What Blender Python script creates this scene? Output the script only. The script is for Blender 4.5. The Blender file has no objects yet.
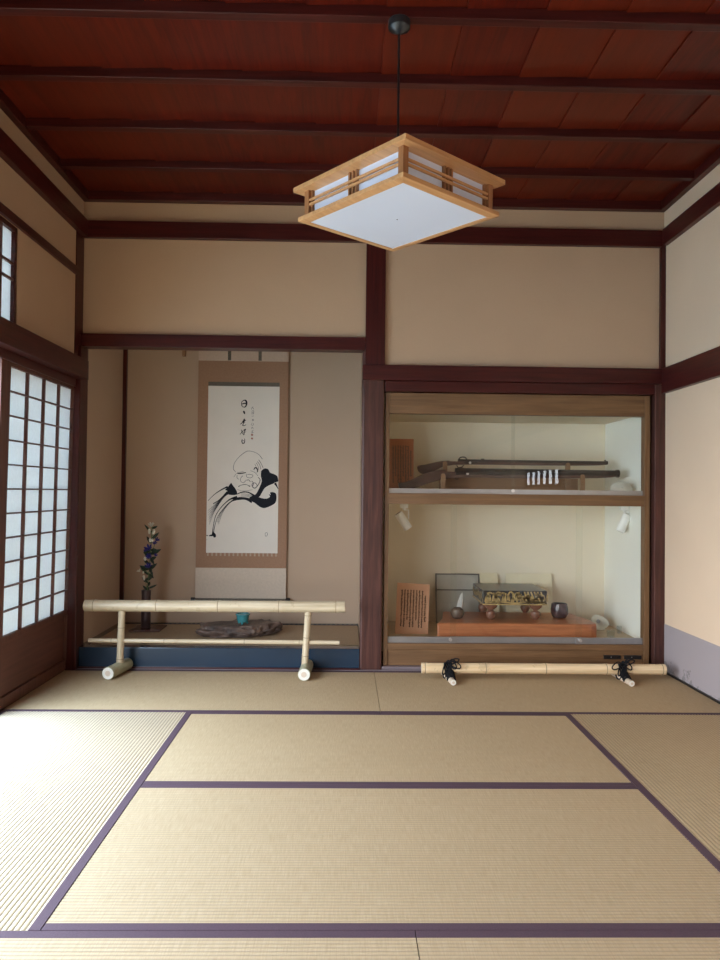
import bpy, bmesh, math, random
from mathutils import Vector, Matrix
random.seed(7)
PI = math.pi
S = bpy.context.scene
COL = S.collection

# ------------------------------------------------------------------ helpers
def tag(o, label=None, cat=None, group=None, kind=None):
    if label: o['label'] = label
    if cat: o['category'] = cat
    if group: o['group'] = group
    if kind: o['kind'] = kind
    return o

def empty(name, loc=(0, 0, 0), rz=0):
    o = bpy.data.objects.new(name, None); COL.objects.link(o)
    o.location = loc; o.rotation_euler = (0, 0, rz); o.empty_display_size = .05
    return o

class MB:
    """collects shapes, builds ONE mesh object"""
    def __init__(s): s.v = []; s.f = []
    def add(s, vs, fs):
        n = len(s.v); s.v += [tuple(v) for v in vs]; s.f += [tuple(i + n for i in f) for f in fs]; return s
    def box(s, x0, x1, y0, y1, z0, z1):
        vs = [(x, y, z) for z in (z0, z1) for y in (y0, y1) for x in (x0, x1)]
        return s.add(vs, [(0, 2, 3, 1), (4, 5, 7, 6), (0, 1, 5, 4), (2, 6, 7, 3), (0, 4, 6, 2), (1, 3, 7, 5)])
    def tube(s, pts, rad, n=12, cap=True, flat=1.0):
        pts = [Vector(p) for p in pts]
        if not isinstance(rad, (list, tuple)): rad = [rad] * len(pts)
        vs = []; fs = []; ref = None
        for i, p in enumerate(pts):
            t = (pts[min(i + 1, len(pts) - 1)] - pts[max(i - 1, 0)])
            t = t.normalized() if t.length > 1e-9 else Vector((0, 0, 1))
            if ref is None:
                ref = Vector((0, 0, 1)) if abs(t.z) < .9 else Vector((1, 0, 0))
                ref = (ref - t * ref.dot(t)).normalized()
            else:
                ref = ref - t * ref.dot(t)
                ref = ref.normalized() if ref.length > 1e-6 else t.orthogonal().normalized()
            b = t.cross(ref)
            for k in range(n):
                a = 2 * PI * k / n
                vs.append(p + ref * math.cos(a) * rad[i] + b * math.sin(a) * rad[i] * flat)
        for i in range(len(pts) - 1):
            for k in range(n):
                fs.append((i * n + k, i * n + (k + 1) % n, (i + 1) * n + (k + 1) % n, (i + 1) * n + k))
        if cap:
            fs.append(tuple(range(n))[::-1]); fs.append(tuple((len(pts) - 1) * n + k for k in range(n)))
        return s.add(vs, fs)
    def lathe(s, prof, c=(0, 0, 0), n=28, sx=1, sy=1):
        vs = []; fs = []
        for r, z in prof:
            for k in range(n):
                a = 2 * PI * k / n
                vs.append((c[0] + r * math.cos(a) * sx, c[1] + r * math.sin(a) * sy, c[2] + z))
        m = len(prof)
        for i in range(m - 1):
            for k in range(n):
                fs.append((i * n + k, i * n + (k + 1) % n, (i + 1) * n + (k + 1) % n, (i + 1) * n + k))
        fs.append(tuple(range(n))[::-1]); fs.append(tuple((m - 1) * n + k for k in range(n)))
        return s.add(vs, fs)
    def poly(s, pts):
        return s.add(pts, [tuple(range(len(pts)))])
    def prism(s, pts2, fn, d0, d1):
        """outline pts2 -> fn(p, depth) ; extruded"""
        n = len(pts2); vs = [fn(p, d0) for p in pts2] + [fn(p, d1) for p in pts2]
        fs = [tuple(range(n)), tuple(range(n, 2 * n))[::-1]] + [(i, i + n, (i + 1) % n + n, (i + 1) % n) for i in range(n)]
        return s.add(vs, fs)
    def build(s, name, mat, parent=None, bevel=0, smooth=False, loc=None, fix=True):
        me = bpy.data.meshes.new(name); me.from_pydata(s.v, [], s.f); me.update()
        if fix:
            bm = bmesh.new(); bm.from_mesh(me); bmesh.ops.recalc_face_normals(bm, faces=bm.faces); bm.to_mesh(me); bm.free()
        me.materials.append(mat)
        if smooth:
            me.polygons.foreach_set('use_smooth', [True] * len(me.polygons))
            try: me.set_sharp_from_angle(angle=math.radians(40))
            except Exception: pass
        o = bpy.data.objects.new(name, me); COL.objects.link(o)
        if parent: o.parent = parent
        if loc: o.location = loc
        if bevel:
            b = o.modifiers.new('bevel', 'BEVEL'); b.width = bevel; b.segments = 2; b.limit_method = 'ANGLE'
        return o

def struct(name, mb, mat, bevel=0, label=None, parent=None):
    o = mb.build(name, mat, parent, bevel)
    if not parent: o['kind'] = 'structure'
    if label: o['label'] = label
    return o

def catmull(pts, k=6):
    P = [Vector(p) for p in pts]
    if len(P) < 3: return P
    out = []
    for i in range(len(P) - 1):
        a = P[max(i - 1, 0)]; b = P[i]; c = P[i + 1]; d = P[min(i + 2, len(P) - 1)]
        for j in range(k):
            t = j / k
            out.append(.5 * ((2 * b) + (c - a) * t + (2 * a - 5 * b + 4 * c - d) * t * t + (3 * b - a - 3 * c + d) * t ** 3))
    out.append(P[-1]); return out

def ribbon(mb, pts, w, fn, k=6):
    """tapered brush stroke: 2D points (+ widths per point) mapped by fn to 3D"""
    if not isinstance(w, (list, tuple)): w = [w] * len(pts)
    P = catmull([(p[0], p[1], w[i]) for i, p in enumerate(pts)], k)
    L = []; R = []
    for i, p in enumerate(P):
        t = P[min(i + 1, len(P) - 1)] - P[max(i - 1, 0)]; t = Vector((t.x, t.y))
        t = t.normalized() if t.length > 1e-9 else Vector((1, 0))
        n = Vector((-t.y, t.x)) * max(p.z, .01) / 2
        L.append(fn(p.x + n.x, p.y + n.y)); R.append(fn(p.x - n.x, p.y - n.y))
    vs = L + R; m = len(P)
    mb.add(vs, [(i, i + 1, m + i + 1, m + i) for i in range(m - 1)])

# ------------------------------------------------------------------ materials
def lin(r, g, b):
    f = lambda c: (c / 255) / 12.92 if c <= 10 else (((c / 255) + .055) / 1.055) ** 2.4
    return (f(r), f(g), f(b), 1)

class NT:
    def __init__(s, name):
        s.m = bpy.data.materials.new(name); s.m.use_nodes = True
        s.t = s.m.node_tree; s.N = s.t.nodes; s.L = s.t.links
        s.b = s.N['Principled BSDF']; s.out = s.N['Material Output']
    def n(s, typ, **k):
        x = s.N.new(typ)
        for a, v in k.items():
            if a.startswith('_'): x.inputs[a[1:].replace('_', ' ')].default_value = v
            else: setattr(x, a, v)
        return x
    def l(s, a, b): s.L.new(a, b)
    def coord(s, scale=(1, 1, 1), src='Object'):
        tc = s.n('ShaderNodeTexCoord'); mp = s.n('ShaderNodeMapping'); mp.inputs['Scale'].default_value = scale
        s.l(tc.outputs[src], mp.inputs['Vector']); return mp.outputs['Vector']
    def noise(s, vec, scale=5, detail=4, rough=.55, dist=0):
        x = s.n('ShaderNodeTexNoise'); x.inputs['Scale'].default_value = scale; x.inputs['Detail'].default_value = detail
        x.inputs['Roughness'].default_value = rough; x.inputs['Distortion'].default_value = dist
        s.l(vec, x.inputs['Vector']); return x.outputs['Fac']
    def ramp(s, fac, stops):
        r = s.n('ShaderNodeValToRGB'); e = r.color_ramp.elements
        e[0].position, e[0].color = stops[0]; e[1].position, e[1].color = stops[-1]
        for p, c in stops[1:-1]:
            q = e.new(p); q.color = c
        s.l(fac, r.inputs['Fac']); return r.outputs['Color']
    def mix(s, fac, a, b, mode='MIX'):
        x = s.n('ShaderNodeMix', data_type='RGBA', blend_type=mode)
        if isinstance(fac, float): x.inputs[0].default_value = fac
        else: s.l(fac, x.inputs[0])
        for v, i in ((a, 6), (b, 7)):
            if isinstance(v, tuple): x.inputs[i].default_value = v
            else: s.l(v, x.inputs[i])
        return x.outputs[2]
    def math(s, op, a, b=None):
        x = s.n('ShaderNodeMath', operation=op)
        for v, i in ((a, 0), (b, 1)):
            if v is None: continue
            if isinstance(v, (int, float)): x.inputs[i].default_value = v
            else: s.l(v, x.inputs[i])
        return x.outputs[0]
    def bump(s, h, strength=.3, dist=.01):
        x = s.n('ShaderNodeBump'); x.inputs['Strength'].default_value = strength; x.inputs['Distance'].default_value = dist
        s.l(h, x.inputs['Height']); s.l(x.outputs['Normal'], s.b.inputs['Normal'])
    def set(s, col=None, rough=None, spec=None, metal=None, coat=None):
        if col is not None:
            if isinstance(col, tuple): s.b.inputs['Base Color'].default_value = col
            else: s.l(col, s.b.inputs['Base Color'])
        if rough is not None: s.b.inputs['Roughness'].default_value = rough
        if spec is not None: s.b.inputs['Specular IOR Level'].default_value = spec
        if metal is not None: s.b.inputs['Metallic'].default_value = metal
        if coat is not None: s.b.inputs['Coat Weight'].default_value = coat; s.b.inputs['Coat Roughness'].default_value = .15
        return s

def wood(name, c0, c1, rough=.4, axis='X', g=1.0, spec=.5, coat=None, bump=.12):
    t = NT(name); sc = {'X': (1.2, 22, 22), 'Y': (22, 1.2, 22), 'Z': (22, 22, 1.2)}[axis]
    v = t.coord(tuple(q * g for q in sc)); f = t.noise(v, 2.2, 6, .6, .6); f2 = t.noise(t.coord((3, 3, 3)), 1.3, 3)
    col = t.ramp(f, [(.3, c0), (.7, c1)])
    col = t.mix(t.math('MULTIPLY', f2, .35), col, tuple(q * .55 for q in c0[:3]) + (1,))
    t.set(col, rough, spec, coat=coat); t.bump(f, bump, .004); return t.m

def plain(name, col, rough=.5, spec=.5, metal=0, var=.08, bump=.1, scale=20, coat=None):
    t = NT(name); f = t.noise(t.coord(), scale, 4)
    dark = tuple(c * (1 - var * 2) for c in col[:3]) + (1,)
    t.set(t.ramp(f, [(.3, dark), (.7, col)]), rough, spec, metal, coat)
    if bump: t.bump(f, bump, .002)
    return t.m

def plaster(name, col, var=.05):
    t = NT(name); a = t.noise(t.coord(), 2.2, 3); b = t.noise(t.coord(), 160, 3)
    c0 = tuple(c * (1 - var) for c in col[:3]) + (1,)
    t.set(t.mix(t.math('MULTIPLY', b, .25), t.ramp(a, [(.3, c0), (.7, col)]), tuple(c * .75 for c in col[:3]) + (1,)), .92, .15)
    t.bump(b, .25, .002); return t.m

M = {}
DW0, DW1 = (.036, .005, .005, 1), (.092, .014, .011, 1)
for ax in 'XYZ': M['beam' + ax] = wood('dark red stained wood ' + ax, DW0, DW1, .36, ax, spec=.35)
M['post'] = wood('worn pillar wood', (.045, .018, .015, 1), (.13, .050, .038, 1), .42, 'Z', spec=.3)
M['door_wood'] = wood('sliding door wood', (.07, .020, .012, 1), (.16, .055, .032, 1), .42, 'Z')
M['door_panel'] = wood('sliding door panel wood', (.085, .028, .018, 1), (.17, .062, .040, 1), .45, 'Y', .6)
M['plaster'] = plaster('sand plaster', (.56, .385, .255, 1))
M['plaster_lit'] = plaster('daylit right wall plaster', (.78, .59, .425, 1))  # plaster painted lighter than the other walls, for daylight from the open side
M['plaster_alcove'] = plaster('alcove plaster', (.53, .395, .29, 1))
M['dado'] = plaster('grey dado paper', (.30, .275, .325, 1), .12)
M['case_plaster'] = plaster('case cream plaster', (.86, .77, .62, 1), .02)
M['case_side_lit'] = plaster('case daylit side plaster', (.93, .92, .85, 1), .01)  # paler copy of the case plaster, daylight on this side put into the colour
M['case_wood'] = wood('display case wood', (.13, .062, .024, 1), (.25, .13, .055, 1), .5, 'X')
M['case_woodZ'] = wood('display case stile wood', (.13, .062, .024, 1), (.25, .13, .055, 1), .5, 'Z')
M['case_floor'] = wood('case floor board', (.45, .31, .17, 1), (.60, .44, .26, 1), .5, 'X')
M['alu'] = plain('dull aluminium rail', (.42, .42, .43, 1), .32, .5, .8, .05, 0)
M['slab'] = wood('red wood slab', (.36, .11, .045, 1), (.62, .22, .09, 1), .32, 'X')
M['rack'] = wood('gun rack wood', (.26, .13, .06, 1), (.36, .19, .09, 1), .5, 'X')
M['lampwood'] = wood('pale lamp wood', (.50, .25, .10, 1), (.70, .38, .17, 1), .4, 'X')
M['lampwood_dark'] = wood('lamp post wood', (.28, .11, .04, 1), (.40, .18, .07, 1), .45, 'Z')
M['lacquer'] = plain('black lacquer', (.010, .032, .064, 1), .18, .6, 0, .04, .03, 6, coat=.6)  # black lacquer with the blue sheen of the sky painted into its colour
M['black'] = plain('black plastic', (.012, .012, .013, 1), .35)
M['black_cord'] = plain('black cord', (.012, .012, .014, 1), .85, .2, 0, .3, .5, 300)
M['white'] = plain('white enamel', (.93, .93, .91, 1), .35, .5, 0, .02, 0)
M['ink'] = plain('sumi ink', (.012, .014, .022, 1), .7, .2, 0, .2, 0, 60)
M['ink_soft'] = plain('pale ink', (.16, .155, .155, 1), .8, .2, 0, .2, 0, 60)
M['ink_mid'] = plain('half dry ink', (.07, .07, .08, 1), .8, .2, 0, .2, 0, 60)
M['seal'] = plain('seal red', (.35, .07, .04, 1), .8, .2)
M['paper_art'] = plain('scroll paper', (.80, .75, .68, 1), .85, .1, 0, .03, 0, 4)
M['silk'] = plain('brown mounting silk', (.37, .215, .135, 1), .75, .3, 0, .07, .1, 90)
M['silk_pale'] = plain('pale mounting silk', (.64, .54, .44, 1), .75, .3, 0, .05, .05, 60)
M['silk_pink'] = plain('pale pink mounting silk', (.62, .48, .38, 1), .75, .3, 0, .05, .05, 60)
M['silk_grey'] = plain('grey brocade strip', (.20, .175, .14, 1), .7, .3, 0, .3, .1, 200)
M['fringe'] = plain('fringe cloth', (.50, .38, .28, 1), .8); M['card_ink'] = plain('brown writing ink', (.17, .085, .05, 1), .8, .2, 0, .2, 0, 60)
M['turq'] = plain('turquoise glaze', (.06, .30, .33, 1), .18, .6, 0, .15, .05, 40, coat=.4)
M['dark_inside'] = plain('dark pot inside', (.012, .010, .008, 1), .9)
M['vase'] = plain('dark bronze vase', (.085, .055, .055, 1), .35, .5, .4)
M['tray'] = plain('brown lacquer tray', (.10, .035, .028, 1), .25, .5)
M['leaf'] = plain('dark leaf', (.018, .045, .020, 1), .45, .5, 0, .3, .1, 60)
M['stem'] = plain('green stem', (.10, .18, .05, 1), .5)
M['blue'] = plain('gentian blue petal', (.045, .035, .26, 1), .6, .3, 0, .3)
M['petal'] = plain('white petal', (.85, .85, .72, 1), .6, .3, 0, .15)
M['salmon'] = plain('salmon card', (.68, .36, .22, 1), .8, .2, 0, .04, .02)
M['orange_card'] = plain('orange brown card', (.36, .13, .055, 1), .8, .2, 0, .04, .02)
M['cream_board'] = plain('cream board', (.85, .76, .55, 1), .7, .2, 0, .03, .02)
M['grey_board'] = plain('grey backed print', (.50, .49, .45, 1), .5, .4, 0, .05, 0)
M['frame_dark'] = plain('dark frame', (.16, .15, .14, 1), .4)
M['gold'] = plain('gold lacquer', (.62, .45, .20, 1), .38, .5, .45, .15, 0)
M['goboard'] = plain('black lacquer board', (.022, .024, .030, 1), .22, .5, 0, .1, 0, coat=.4)
M['gofoot'] = plain('turned brown foot', (.22, .095, .062, 1), .35)
M['raku'] = plain('dark red tea bowl glaze', (.10, .055, .058, 1), .22, .6, 0, .35, .1, 22)
M['raku2'] = plain('brown speckled pot glaze', (.19, .12, .09, 1), .4, .5, 0, .4, .1, 30)
M['shell'] = plain('cream shell', (.82, .79, .68, 1), .35, .5, 0, .12, .1, 16)
M['shell_in'] = plain('shell inner spot', (.40, .42, .42, 1), .3, .5, 0, .1, 0)
M['iron'] = plain('dark gun iron', (.035, .028, .026, 1), .4, .5, .5)
M['gunwood'] = wood('gun stock wood', (.05, .018, .012, 1), (.09, .035, .024, 1), .35, 'X')
M['silver'] = plain('silver rivet', (.7, .7, .7, 1), .3, .5, .9, .02, 0)
M['yellowwood'] = wood('sill wood', (.16, .12, .13, 1), (.24, .19, .20, 1), .4, 'X')
M['crystal'] = plain('white quartz', (.78, .80, .78, 1), .3, .6, 0, .08, .3, 60)

def bamboo(name, c0, c1, axis):
    t = NT(name); sc = {'X': (1.5, 40, 40), 'Y': (40, 1.5, 40), 'Z': (40, 40, 1.5)}[axis]
    f = t.noise(t.coord(sc), 1.5, 5, .6); g = t.noise(t.coord((8, 8, 8)), 2, 4)
    col = t.ramp(f, [(.3, c0), (.65, c1)]); col = t.mix(t.math('MULTIPLY', t.math('GREATER_THAN', g, .62), .35), col, (.42, .30, .17, 1))
    t.set(col, .36, .5); return t.m
for ax in 'XYZ':
    M['bamboo' + ax] = bamboo('pale bamboo ' + ax, (.47, .37, .235, 1), (.68, .57, .40, 1), ax)
M['bamboo_yellow'] = bamboo('yellow bamboo X', (.66, .46, .24, 1), (.86, .66, .42, 1), 'X')
M['bamboo_green'] = bamboo('greenish bamboo foot', (.30, .30, .18, 1), (.46, .44, .29, 1), 'Y')
M['bamboo_pink'] = plain('bamboo cut end', (.70, .56, .42, 1), .6)
M['bamboo_cut'] = plain('white cut end', (.84, .80, .70, 1), .6)
M['node_dark'] = plain('bamboo joint', (.36, .26, .16, 1), .5)

# stone
t = NT('rough garden stone'); a = t.noise(t.coord(), 9, 8, .65); b = t.noise(t.coord((1, 1, 3)), 30, 6, .6)
t.set(t.mix(t.math('MULTIPLY', b, .6), t.ramp(a, [(.35, (.05, .033, .028, 1)), (.55, (.20, .13, .10, 1)), (.72, (.38, .27, .20, 1))]), (.05, .045, .045, 1)), .5, .5)
t.bump(a, .8, .03); M['stone'] = t.m

# tatami reed
def tatami(name, c0, c1, long_axis, rough=.5):
    t = NT(name)
    fine = (260, 14, 1) if long_axis == 'X' else (14, 260, 1)    # rushes run across the mat
    v = t.coord(fine, 'Object'); f = t.noise(v, 1, 4, .7)
    blot = t.noise(t.coord((1, 1, 1)), 1.6, 4)
    sep = t.n('ShaderNodeSeparateXYZ'); tc = t.n('ShaderNodeTexCoord'); t.l(tc.outputs['Object'], sep.inputs[0])
    ax = sep.outputs[1] if long_axis == 'X' else sep.outputs[0]
    w = t.math('ABSOLUTE', t.math('SINE', t.math('MULTIPLY', ax, PI / .015)))   # 0 in the stitch grooves
    groove = t.math('POWER', w, .35)
    col = t.ramp(f, [(.3, c0), (.7, c1)])
    col = t.mix(t.math('MULTIPLY', blot, .35), col, (c0[0] * .85, c0[1] * .8, c0[2] * .7, 1))
    g2 = t.n('ShaderNodeMix', data_type='RGBA', blend_type='MULTIPLY'); g2.inputs[0].default_value = .66
    cr = t.n('ShaderNodeCombineColor')
    for i in range(3): t.l(groove, cr.inputs[i])
    t.l(col, g2.inputs[6]); t.l(cr.outputs[0], g2.inputs[7])
    t.set(g2.outputs[2], .62, .8); t.b.inputs['Anisotropic'].default_value = .92
    tg = t.n('ShaderNodeCombineXYZ'); tg.inputs[0].default_value = 1.0 if long_axis == 'X' else 0.0; tg.inputs[1].default_value = 0.0 if long_axis == 'X' else 1.0; t.l(tg.outputs[0], t.b.inputs['Tangent'])
    t.bump(f, .25, .002); return t.m
TC0, TC1 = (.445, .310, .168, 1), (.59, .435, .265, 1)
M['tatX'] = tatami('tatami reed long X', TC0, TC1, 'X'); M['tatY'] = tatami('tatami reed long Y', TC0, TC1, 'Y')
M['tat_alcove'] = tatami('alcove tatami reed', (.36, .25, .15, 1), (.47, .34, .22, 1), 'X')
M['heri'] = plain('purple brown border cloth', (.095, .052, .066, 1), .75, .3, 0, .12, .2, 240)

# ceiling boards : colour changes board by board
t = NT('red ceiling boards')
sep = t.n('ShaderNodeSeparateXYZ'); tc = t.n('ShaderNodeTexCoord'); t.l(tc.outputs['Object'], sep.inputs[0])
cell = t.math('FLOOR', t.math('DIVIDE', t.math('SUBTRACT', sep.outputs[0], .14), .305))
wn = t.n('ShaderNodeTexWhiteNoise', noise_dimensions='1D'); t.l(cell, wn.inputs['W'])
f = t.noise(t.coord((16, 1.1, 1)), 2, 6, .6, .8); g = t.noise(t.coord((2, 1, 1)), 3.2, 5, .6)
col = t.ramp(f, [(.25, (.040, .003, .002, 1)), (.75, (.195, .017, .005, 1))])
col = t.mix(t.math('MULTIPLY', g, .75), col, (.045, .004, .003, 1))
col = t.mix(t.math('MULTIPLY', wn.outputs['Value'], .55), col, (.16, .022, .006, 1))
t.set(col, .38, .3); t.bump(f, .1, .003); M['ceil'] = t.m

# shoji paper, lamp acrylic
def paper(name, col, transl):
    t = NT(name); d = t.n('ShaderNodeBsdfDiffuse'); tr = t.n('ShaderNodeBsdfTranslucent'); mx = t.n('ShaderNodeMixShader')
    f = t.noise(t.coord(), 60, 4); c = t.ramp(f, [(.3, tuple(q * .93 for q in col[:3]) + (1,)), (.7, col)])
    t.l(c, d.inputs[0]); t.l(c, tr.inputs[0]); mx.inputs[0].default_value = transl
    t.l(d.outputs[0], mx.inputs[1]); t.l(tr.outputs[0], mx.inputs[2]); t.l(mx.outputs[0], t.out.inputs[0]); return t.m
M['shoji'] = paper('shoji paper', (.77, .79, .78, 1), .25)

t = NT('lamp diffuser'); t.set((.58, .62, .74, 1), .45, .3)
t.b.inputs['Emission Color'].default_value = (.86, .90, 1, 1); t.b.inputs['Emission Strength'].default_value = LAMP_EMIT = .03
M['acrylic'] = t.m

# glass pane: fresnel mirror over clear
def glass(name, tint):
    t = NT(name); tr = t.n('ShaderNodeBsdfTransparent'); gl = t.n('ShaderNodeBsdfGlossy'); mx = t.n('ShaderNodeMixShader'); fr = t.n('ShaderNodeFresnel')
    fr.inputs['IOR'].default_value = 1.5; tr.inputs[0].default_value = tint; gl.inputs['Roughness'].default_value = 0
    ge = t.n('ShaderNodeNewGeometry'); fac = t.math('MULTIPLY', t.math('MULTIPLY', fr.outputs[0], 1.3), t.math('SUBTRACT', 1.0, ge.outputs['Backfacing'])); fac = t.math('MINIMUM', fac, .95)
    t.l(fac, mx.inputs[0]); t.l(tr.outputs[0], mx.inputs[1]); t.l(gl.outputs[0], mx.inputs[2]); t.l(mx.outputs[0], t.out.inputs[0]); return t.m
M['glass'] = glass('window glass', (.965, .975, .965, 1))
M['cupglass'] = glass('cup glass', (.93, .95, .95, 1))

# ------------------------------------------------------------------ room dimensions
YB = 4.61      # front of the pillars of the far wall
XL, XR = -1.65, 2.0
ZC = 2.95
YR = -2.6      # wall behind the viewer

# ------------------------------------------------------------------ floor and mats
struct('floor', MB().box(-1.80, 2.1, YR - .1, 5.6, -.12, -.056), M['door_panel'])

def mat(x0, x1, y0, y1, label, longx=True, name='tatami_mat', z=0.0, alc=False):
    g = .0012
    x0 += g; x1 -= g; y0 += g; y1 -= g
    r = empty(name, ((x0 + x1) / 2, (y0 + y1) / 2, z)); r.location.z = z
    cx, cy = r.location.x, r.location.y
    tag(r, label, 'tatami mat', 'tatami mats of the room' if not alc else None)
    hw = .030
    if longx: a0, a1, b0, b1 = x0, x1, y0 + hw, y1 - hw
    else: a0, a1, b0, b1 = y0, y1, x0 + hw, x1 - hw
    # ribs: one every 15 mm, aligned on the material's grooves (multiples of .015 from the mat centre)
    c = cy if longx else cx
    m = MB(); h = .0020; sub = 6
    lo, hi = b0 - c, b1 - c
    ks = []; k = math.ceil(lo / .0025)
    ks = [lo] + [q * .0025 for q in range(k, int(hi // .0025) + 1)] + [hi]
    ac = (a0 + a1) / 2; A0, A1 = a0 - ac, a1 - ac
    vs = []; fs = []
    for q in ks:
        zz = -h + h * abs(math.sin(q / .015 * PI)) ** .6
        for aa in (A0, A1): vs.append((aa, q, zz) if longx else (q, aa, zz))
    for i in range(len(ks) - 1): fs.append((2 * i, 2 * i + 1, 2 * i + 3, 2 * i + 2))
    n = len(vs)
    if longx: m.box(A0, A1, lo, hi, -.05 if not alc else -.012, -h - .0003)
    else: m.box(lo, hi, A0, A1, -.05, -h - .0003)
    m.add(vs, fs)
    mt = M['tat_alcove'] if alc else (M['tatX'] if longx else M['tatY'])
    m.build('woven_surface', mt, r, smooth=False, fix=False)
    if not alc:
        for s in (0, 1):
            e = MB(); q0, q1 = (lo - hw, lo) if s == 0 else (hi, hi + hw)
            if longx: e.box(A0, A1, q0, q1, -.05, .0008)
            else: e.box(q0, q1, A0, A1, -.05, .0008)
            e.build('cloth_border', M['heri'], r, bevel=.0007)
    return r
X0, X1, X2, X3, XM = -1.695, -.748, 1.108, 1.997, .187
Y0, Y1, Y2, Y3, Y4 = .965, 1.881, 2.806, 3.718, 4.588
mat(X0, XM, Y3, Y4, 'tatami mat along the far wall in front of the alcove, under the bamboo rail')
mat(XM, X3, Y3, Y4, 'tatami mat along the far wall in front of the glass display case')
mat(X0, X1, Y1, Y3, 'brightly lit lengthwise tatami mat beside the sliding paper door, washed out by daylight', False)
mat(X2, X3, Y1, Y3, 'lengthwise tatami mat along the right wall, deep tan with visible ribs', False)
mat(X1, X2, Y2, Y3, 'farther of the two middle tatami mats lying crosswise')
mat(X1, X2, Y1, Y2, 'nearer of the two middle tatami mats lying crosswise, largest in view')
mat(X0, XM, Y0, Y1, 'tatami mat cut off by the bottom edge of the photo, left of the short seam')
mat(XM, X3, Y0, Y1, 'tatami mat cut off by the bottom edge of the photo, right of the short seam')
# the rest of the floor behind the viewer
for i, (a, b, c, d, l) in enumerate([(X0, XM, .05, Y0, 'tatami mat under the viewer, left half of the room'), (XM, X3, .05, Y0, 'tatami mat under the viewer, right half of the room')]):
    mat(a, b, c, d, l)
struct('floor', MB().box(X0, X3, YR, .05, -.055, 0), M['tat_alcove'])

# sills / thin strips at the edge of the mats
struct('trim_1', MB().box(-1.66, 1.998, Y4, 4.612, -.05, .004), M['yellowwood'], .001)
struct('trim_2', MB().box(-1.80, X0, YR, 4.55, -.05, .006), M['beamY'], .001)
struct('trim_3', MB().box(.236, 1.916, 4.612, 4.70, -.05, .022), M['yellowwood'], .001)

# ------------------------------------------------------------------ walls
W = M['plaster']
struct('wall_back', MB().box(XL, XR, 4.635, 4.70, 2.70, ZC).box(XL, .13, 4.635, 4.70, 2.03, 2.72).box(.22, XR, 4.635, 4.70, 1.85, 2.72), W)
struct('leak_block_back', MB().box(-1.95, 2.25, 5.62, 5.70, -.12, 3.1).box(.205, .248, 4.72, 4.80, 0, 1.9).box(1.912, 2.08, 4.715, 4.80, -.1, 1.9).box(.2, 2.08, 4.715, 4.80, -.1, .02).box(.2, 2.08, 4.72, 4.80, 1.75, 1.86), M['black'])  # unseen black shell and gap fillers, added to stop sky light leaking in
struct('leak_block_left', MB().box(-1.80, -1.72, 4.60, 5.65, -.12, 3.1), W)  # left side of the added shell, blocks light leaks
struct('leak_block_right', MB().box(2.08, 2.16, 4.60, 5.65, -.12, 3.1), W)  # right side of the added shell, blocks light leaks
# alcove (tokonoma) walls
AW = M['plaster_alcove']
struct('wall_alcove_back', MB().box(-1.72, .20, 5.50, 5.56, 0, 2.75), AW)
struct('wall_alcove_left', MB().box(-1.72, -1.645, 4.68, 5.50, 0, 2.75), AW)
struct('wall_alcove_right', MB().box(.105, .20, 4.74, 5.50, 0, 2.75), AW)
struct('ceiling', MB().box(-1.72, .20, 4.70, 5.56, 2.75, 2.80), M['ceil'])
# right wall, with a low barred window outside the picture (it mirrors in the case glass)
wy0, wy1, wz0, wz1 = 1.16, 2.46, 1.20, 1.34
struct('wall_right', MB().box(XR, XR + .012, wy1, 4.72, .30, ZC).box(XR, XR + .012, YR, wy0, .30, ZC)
       .box(XR, XR + .012, wy0, wy1, .30, wz0).box(XR, XR + .012, wy0, wy1, wz1, ZC), M['plaster_lit'])
t = NT('grey dado with damp stains'); a = t.noise(t.coord((1, 1, 1)), 7, 5, .6); sp = t.n('ShaderNodeSeparateXYZ'); tc = t.n('ShaderNodeTexCoord'); t.l(tc.outputs['Object'], sep.inputs[0]) if False else t.l(tc.outputs['Object'], sp.inputs[0])
low = t.math('SUBTRACT', .12, sp.outputs[2]); st = t.math('MULTIPLY', t.math('GREATER_THAN', t.math('ADD', t.math('MULTIPLY', low, 1.8), a), .68), .55)
t.set(t.mix(st, (.36, .31, .315, 1), (.15, .14, .135, 1)), .85, .2); M['dado'] = t.m
struct('baseboard_right', MB().box(XR - .002, XR + .08, YR, 4.62, .0, .30), M['dado'])
struct('trim_4', MB().box(XR - .010, XR, YR, 4.56, .0, .012), M['black'])
wn_ = empty('window_2', (XR, 0, 0)); wn_['kind'] = 'structure'
mm = MB()
nb = 7
for i in range(nb): 
    yy = wy0 + (wy1 - wy0) * i / (nb - 1); mm.box(0, .004, yy - .05, yy + .05, wz0, wz1)
mm.box(-.004, .02, wy0 - .03, wy1 + .03, wz0 - .03, wz0).box(-.004, .02, wy0 - .03, wy1 + .03, wz1, wz1 + .03)
mm.build('window_frame', M['beamY'], wn_)
# left wall above the doors
struct('wall_left', MB().box(XL - .05, XL, 3.72, 4.72, 1.85, ZC + .03).box(XL - .05, XL, YR, 3.72, 2.40, ZC + .03), W)
# wall behind the viewer
struct('wall_rear', MB().box(-1.8, 2.1, YR - .08, YR, 0, ZC), W)

# ------------------------------------------------------------------ posts and beams
B = M
def beam(n, box, ax='X', bev=.003, mat=None): return struct('trim_%d' % n, MB().box(*box), mat or M['beam' + ax], bev)
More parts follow.
